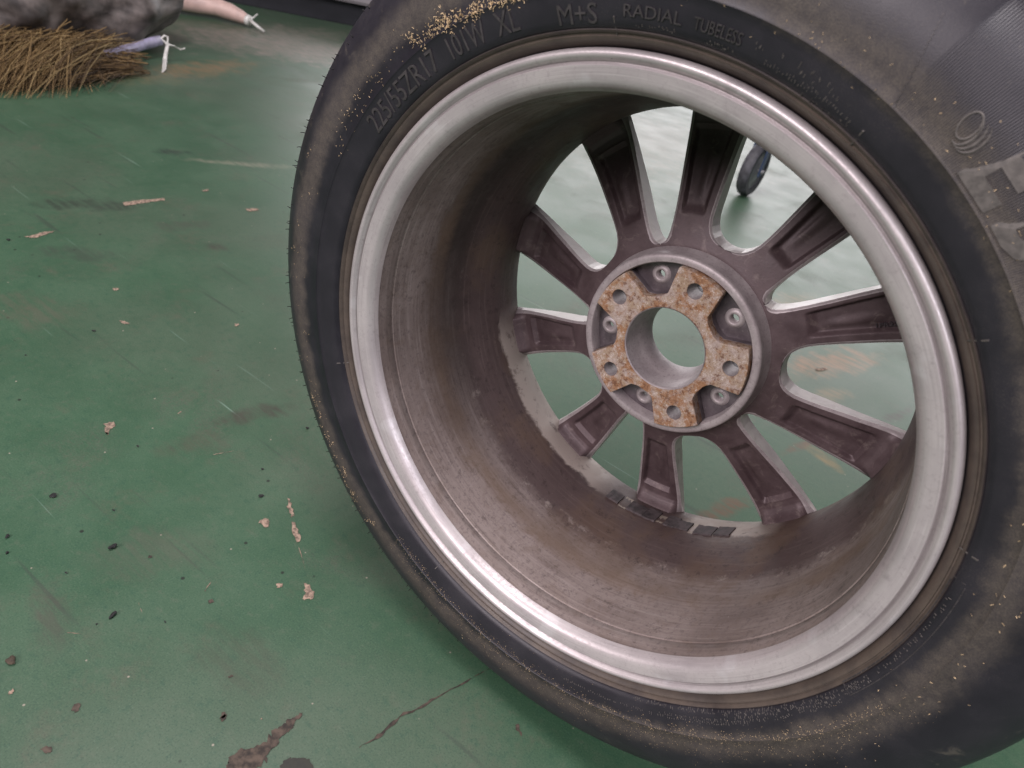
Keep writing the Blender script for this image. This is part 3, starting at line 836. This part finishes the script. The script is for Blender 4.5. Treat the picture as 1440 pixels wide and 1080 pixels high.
# ------------------------------------------------------------------ crumbs on the floor
def lump(name, px, py, size, mat, label, group=None, squash=.55, cat='crumb'):
    bm = bmesh.new(); bmesh.ops.create_icosphere(bm, subdivisions=2, radius=1)
    seed = rng.normal(0, 3, 3)
    for v in bm.verts:
        s = 1 + .22 * math.sin(v.co.x * 3 + seed[0]) + .18 * math.sin(v.co.y * 4 + seed[1]) + .12 * math.sin(v.co.z * 5 + seed[2]) + rng.normal(0, .05)
        v.co = v.co * s
        v.co.x *= size[0]; v.co.y *= size[1]; v.co.z *= min(size) * squash
    bmesh.ops.rotate(bm, verts=bm.verts, cent=(0, 0, 0), matrix=Matrix.Rotation(rng.uniform(0, PI), 3, 'Z'))
    mz = min(v.co.z for v in bm.verts)
    P = floor_at(px, py)
    me = bpy.data.meshes.new(name); bm.to_mesh(me); bm.free(); me.materials.append(mat)
    o = bpy.data.objects.new(name, me); COL.objects.link(o); o.location = (P[0], P[1], -mz + .0002)
    return tag(o, label, cat, group)
g = 'black crumbs on the green floor'
crl = 'tiny black rubber crumb lying on the bare green floor'
lump('rubber_crumb', 159, 771, (.0026, .0036), MAT['crumb'], 'largest rounded black crumb on the green floor', g, .8)
lump('rubber_crumb', 159, 866, (.0022, .0042), MAT['crumb'], 'flat elongated black crumb on the green floor', g)
for x, y, s in ((75, 698, .0034), (11, 755, .0024), (10, 778, .0018), (367, 698, .0026), (432, 603, .0022), (369, 660, .0016), (160, 718, .0012), (194, 628, .0016), (93, 806, .0012), (132, 466, .0022), (12, 338, .003), (36, 500, .0014), (136, 878, .001), (232, 875, .001)):
    lump('rubber_crumb', x, y, (s * .75, s * 1.1), MAT['crumb'], crl, g)
lump('dirt_clod', 15, 931, (.0030, .0044), MAT['grit'], 'brown clod of dirt lying on the green floor', None, .6, 'dirt')

# ------------------------------------------------------------------ straw broom
def fpt(px, py, z=0.0):
    return Vector(floor_at(px, py, z))
broom = empty('straw_broom', fpt(110, 110))
tag(broom, 'worn straw broom head with frayed golden bristles beside the grey tarpaulin', 'broom')
B0 = Vector(broom.location)
V = []; F = []; TONE = []
def strand(pts, r, tone=.6):
    b = len(V); n = len(pts)
    for i, p in enumerate(pts):
        d = (pts[min(i + 1, n - 1)] - pts[max(i - 1, 0)]).normalized()
        u = d.cross(Vector((0, 0, 1))); u = u.normalized() if u.length > 1e-4 else Vector((1, 0, 0)); w = u.cross(d)
        rr = r * (1 - .55 * i / (n - 1))
        for a in (0, 2.1, 4.2): V.append(p + u * math.cos(a) * rr + w * math.sin(a) * rr - B0); TONE.append(tone)
    for i in range(n - 1):
        for k in range(3): F.append((b + i * 3 + k, b + i * 3 + (k + 1) % 3, b + i * 3 + 3 + (k + 1) % 3, b + i * 3 + 3 + k))
def straw_mesh(name):
    o = mesh_obj(name, V, F, MAT['straw'], broom)
    at = o.data.attributes.new('tone', 'FLOAT', 'POINT'); at.data.foreach_set('value', TONE)
    return o
# long bristles fan out from the binding at the right, over one another, and droop to the floor at their tips
for i in range(1900):
    s = random.betavariate(1.3, 1.3)
    st = fpt(random.uniform(110, 215), 88 + 22 * random.random()); st.z = .004 + .045 * random.random() * (1 - .8 * s)
    tip = fpt(-170 + 330 * random.betavariate(1.5, 1.6), 74 + 62 * s)
    tip.z = .003 + .055 * random.betavariate(1.0, 1.8) * (1 - .7 * s)
    mid = st * .45 + tip * .55 + Vector((random.gauss(0, .012), random.gauss(0, .016), .045 * random.uniform(.0, 1.0) * (1 - .6 * s)))
    k0 = random.uniform(0, .5)
    pts = []
    for q in (k0, k0 + (1 - k0) * .35, k0 + (1 - k0) * .7, 1.0):
        p = st * (1 - q) ** 2 + mid * 2 * q * (1 - q) + tip * q * q
        p.z = max(p.z, .002); pts.append(p)
    strand(pts, random.uniform(.0007, .0019), min(1, max(0, random.gauss(.52 - .25 * s, .22))))
# thick golden layer over the left end, tips turned down
for i in range(900):
    x = random.uniform(-150, 75); st = fpt(x + random.uniform(30, 130), random.uniform(78, 96)); st.z = random.uniform(.03, .085)
    tip = fpt(x + random.uniform(-30, 45), random.uniform(92, 141)); tip.z = .003
    mid = st * .5 + tip * .5 + Vector((random.gauss(0, .012), random.gauss(0, .012), random.uniform(.015, .05)))
    strand([st, st * .4 + mid * .6, mid * .5 + tip * .5 + Vector((0, 0, .012)), tip], random.uniform(.0007, .0018), min(1, max(0, random.gauss(.62, .22))))
bristles = straw_mesh('bristles'); bristles['kind'] = 'stuff'
V = []; F = []; TONE = []
def lifted(px, py, base_px):                         # a point over the floor spot of base_px
    b = fpt(*base_px); d = ray(px, py)
    # intersection of the view ray with the upright plane through b that faces the camera
    nrm = np.array([CAMP[0] - b.x, CAMP[1] - b.y, 0]); s = ((np.array(b[:]) - CAMP) @ nrm) / (d @ nrm)
    return Vector(CAMP + d * s)
for line in ([(68, 66), (76, 50), (84, 38), (95, 27)], [(96, 66), (112, 54), (128, 48), (150, 38)], [(76, 50), (71, 55), (72, 44)], [(84, 38), (100, 30)],
             [(130, 68), (138, 58), (141, 47)], [(134, 68), (143, 55), (146, 46)], [(90, 66), (90, 55)]):
    strand([lifted(x, y, (x, 86)) for x, y in line], .0022, .72)
straw_mesh('twigs')
# lilac tape sleeve round the stub of the handle
A = lifted(148, 79, (148, 96)); B = lifted(224, 57, (224, 80))
d = (B - A).normalized(); wv = Vector((-d.y, d.x, 0))
V = []; F = []
n = 9
for i in range(n):
    p = A + (B - A) * i / (n - 1)
    hw = .010 + .006 * math.sin(i * .9) * .3; hz = .015
    for a in range(10):
        an = 2 * PI * a / 10
        V.append(p + wv * math.cos(an) * hw * 1.25 + Vector((0, 0, math.sin(an) * hz)) + Vector((0, 0, rng.normal(0, .0012))) - B0)
for i in range(n - 1):
    for k in range(10): F.append((i * 10 + k, i * 10 + (k + 1) % 10, (i + 1) * 10 + (k + 1) % 10, (i + 1) * 10 + k))
F += [tuple(range(10)), tuple((n - 1) * 10 + k for k in range(10))]
s = mesh_obj('handle_sleeve', V, F, MAT['lilac'], broom); s['label'] = 'lilac tape wrapped round the handle stub'

# ------------------------------------------------------------------ tarpaulin bundle
def bundle():
    c = fpt(70, 38); ax = (fpt(268, 64) - fpt(-190, 58)); ax.z = 0; L = ax.length / 2; ax.normalize(); bk = Vector((-ax.y, ax.x, 0))
    if bk.y < 0: bk = -bk
    c = (fpt(268, 64) + fpt(-190, 58)) / 2 + bk * .05
    nu, nv = 110, 60; V = []; F = []
    for i in range(nu + 1):
        u = -1 + 2 * i / nu
        env = (1 - abs(u) ** 5) ** .5 if abs(u) < 1 else 0
        neck = 1 - .45 * smooth((u - .45) / .4)
        for j in range(nv):
            a = 2 * PI * j / nv
            ry = .19 * env * neck; rz = (.165 if u < .3 else .165 - .05 * (u - .3)) * env * (1 - .22 * smooth((u - .45) / .4))
            fold = .10 * math.sin(3 * a + 7 * u + 1.2 * math.sin(4 * u)) + .06 * math.sin(7 * a - 11 * u + 2 * math.sin(3 * u + a)) + .05 * abs(math.sin(6.5 * a + 9 * u + 2 * math.sin(5 * u))) + .03 * math.sin(17 * a + 23 * u + 3 * math.sin(2 * a)) + .045 * math.sin(15 * u + 2.2 * math.sin(2 * a))
            y = math.cos(a) * ry * (1 + fold); z = math.sin(a) * rz * (1 + fold) + .135
            z = max(z, .002 + .004 * abs(math.sin(9 * u + a)))
            V.append(c + ax * (u * L) + bk * y + Vector((0, 0, z)))
    for i in range(nu):
        for j in range(nv):
            k = (j + 1) % nv
            F.append((i * nv + j, i * nv + k, (i + 1) * nv + k, (i + 1) * nv + j))
    o = mesh_obj('tarpaulin_bundle', V, F, MAT['sack'])
    return tag(o, 'dusty grey crumpled tarpaulin bundle lying behind the straw broom', 'tarpaulin')
bundle()
sc_ = lifted(195, 49, (195, 62))
o = box_mesh('plastic_scrap', (-.016, -.003, -.006), (.016, .003, .006), MAT['white_plastic'], None, .0015, Matrix.Rotation(.5, 4, 'Y') @ Matrix.Rotation(.5, 4, 'Z'))
o.location = (sc_.x, sc_.y - .012, sc_.z)
tag(o, 'small pale plastic scrap stuck to the tarpaulin bundle', 'plastic scrap')

# white strap tie: flat tail, thin tail and a loop
tie = empty('strap_tie', fpt(233, 70)); T0 = Vector(tie.location)
tag(tie, 'knotted white plastic strap tie hanging from the lilac broom sleeve', 'strap')
def ribbon(pts, w0, w1, name, th=.0012):
    V = []; F = []; n = len(pts)
    view = Vector(CAMP)
    for i, p in enumerate(pts):
        d = (pts[min(i + 1, n - 1)] - pts[max(i - 1, 0)]).normalized()
        f = (view - p).normalized(); u = d.cross(Vector((0.2, -.8, .55))).normalized(); nn = u.cross(d)
        w = w0 + (w1 - w0) * i / (n - 1)
        for a, b in ((1, 1), (-1, 1), (-1, -1), (1, -1)): V.append(p + u * w * a + nn * th * b - T0)
    for i in range(n - 1):
        for k in range(4): F.append((i * 4 + k, i * 4 + (k + 1) % 4, i * 4 + 4 + (k + 1) % 4, i * 4 + 4 + k))
    F += [(0, 1, 2, 3), tuple((n - 1) * 4 + k for k in range(4))]
    return mesh_obj(name, V, F, MAT['white_plastic'], tie, smooth=False)
bp = (232, 86)
ribbon([lifted(x, y, bp) for x, y in ((236, 62), (234, 72), (232, 82))] + [fpt(231, 94, .004), fpt(230, 100, .004)], .0055, .009, 'flat_tail')
ribbon([lifted(236, 62, bp), lifted(244, 64, bp), fpt(256, 75, .006) * .4 + lifted(252, 66, bp) * .6, lifted(260, 68, bp)], .0030, .0022, 'thin_tail')
ribbon([lifted(x, y, bp) for x, y in ((235, 63), (231, 58), (227, 54), (231, 50), (236, 52), (236, 58), (234, 63))], .0024, .0024, 'loop')

# ------------------------------------------------------------------ pink hose with a cable tie at its end
hose = empty('pink_hose', fpt(320, 40)); H0 = Vector(hose.location)
tag(hose, 'thick pink rubber hose end closed with a white cable tie', 'hose')
pts = [lifted(x, y, (x, by)) for x, y, by in ((205, -16, 14), (245, -1, 18), (275, 5, 22), (305, 10, 27), (325, 17, 33), (340, 24, 36), (350, 29, 39))]
v, f = tube(pts, [.038, .038, .037, .035, .031, .025, .017], 20)
mesh_obj('hose_body', [p - H0 for p in v], f, MAT['pink'], hose)
e = pts[-1]; dd = (pts[-1] - pts[-2]).normalized()
v, f = tube([e - dd * .010, e + dd * .006], [.021, .0195], 16); mesh_obj('tie_band', [p - H0 for p in v], f, MAT['white_plastic'], hose)
v, f = tube([lifted(351, 28, (351, 40)), lifted(362, 37, (362, 45)), lifted(372, 45, (372, 47))], [.0065, .006, .005], 8); mesh_obj('tie_tail', [p - H0 for p in v], f, MAT['white_plastic'], hose)
v, f = tube([lifted(350, 30, (351, 40)), lifted(362, 20, (362, 40))], [.0035, .003], 8); mesh_obj('tie_tail', [p - H0 for p in v], f, MAT['white_plastic'], hose)

# ------------------------------------------------------------------ low steel lift platform beyond
A = fpt(300, 2); B = fpt(498, 40)
ax = (B - A); ax.z = 0; ax.normalize(); bk = Vector((-ax.y, ax.x, 0))
if bk.y < 0: bk = -bk
C = (A + B) / 2
mt = Matrix(((ax.x, bk.x, 0, C.x), (ax.y, bk.y, 0, C.y), (0, 0, 1, 0), (0, 0, 0, 1)))
plat = empty('lift_platform'); plat.matrix_world = mt
tag(plat, 'low grey steel vehicle lift platform with dark gap underneath', 'lift')
box_mesh('deck', (-2.2, .02, .125), (1.6, .62, .175), MAT['grey_steel'], plat, .008)
box_mesh('side_rail', (-2.2, -.012, .108), (1.6, .018, .215), MAT['grey_steel'], plat, .010)
box_mesh('base_frame', (-2.15, .06, .0), (1.55, .12, .123), MAT['black_steel'], plat, .004)
box_mesh('base_frame', (-2.15, .50, .0), (1.55, .56, .123), MAT['black_steel'], plat, .004)

# ------------------------------------------------------------------ trolley caster seen through the spokes
cb = fpt(1046, 274)
cas = empty('trolley_caster', (cb.x, cb.y, 0))
tag(cas, 'small grey caster wheel on a blue fork seen between the wheel spokes', 'caster')
Rc = .088
def disc(name, prof, mat, parent, off, rz):
    o = revolve(name, prof, mat, parent, seg=56, sharp_deg=40)
    o.location = off; o.rotation_euler = (0, 0, rz); return o
rz = math.radians(88)
ct = disc('caster_tyre', [(.060, -.016), (.080, -.018), (.086, -.012), (Rc, 0), (.086, .012), (.080, .018), (.060, .016)], MAT['caster_tyre'], cas, (0, 0, Rc), rz)
disc('caster_hub', [(.006, -.014), (.03, -.015), (.045, -.009), (.0605, -.012), (.0605, .012), (.045, .009), (.03, .015), (.006, .014)], MAT['caster_hub'], cas, (0, 0, Rc), rz)
fk = Matrix.Translation((0, 0, 0)) @ Matrix.Rotation(rz, 4, 'Z')
for s in (-1, 1):
    box_mesh('fork_arm', (-.016, s * .024 - .0025, Rc - .018), (.016, s * .024 + .0025, Rc * 2 + .022), MAT['blue_steel'], cas, .002, fk)
box_mesh('fork_crown', (-.03, -.034, Rc * 2 + .0225), (.03, .034, Rc * 2 + .034), MAT['blue_steel'], cas, .003, fk)
v, f = tube([Vector((0, -.034, Rc)), Vector((0, .034, Rc))], .007, 12); o = mesh_obj('axle_bolt', v, f, MAT['caster_hub'], cas); o.rotation_euler = (0, 0, rz)
v, f = tube([Vector((0, 0, Rc * 2 + .03)), Vector((0, 0, .50))], .016, 14); mesh_obj('stem', v, f, MAT['blue_steel'], cas)
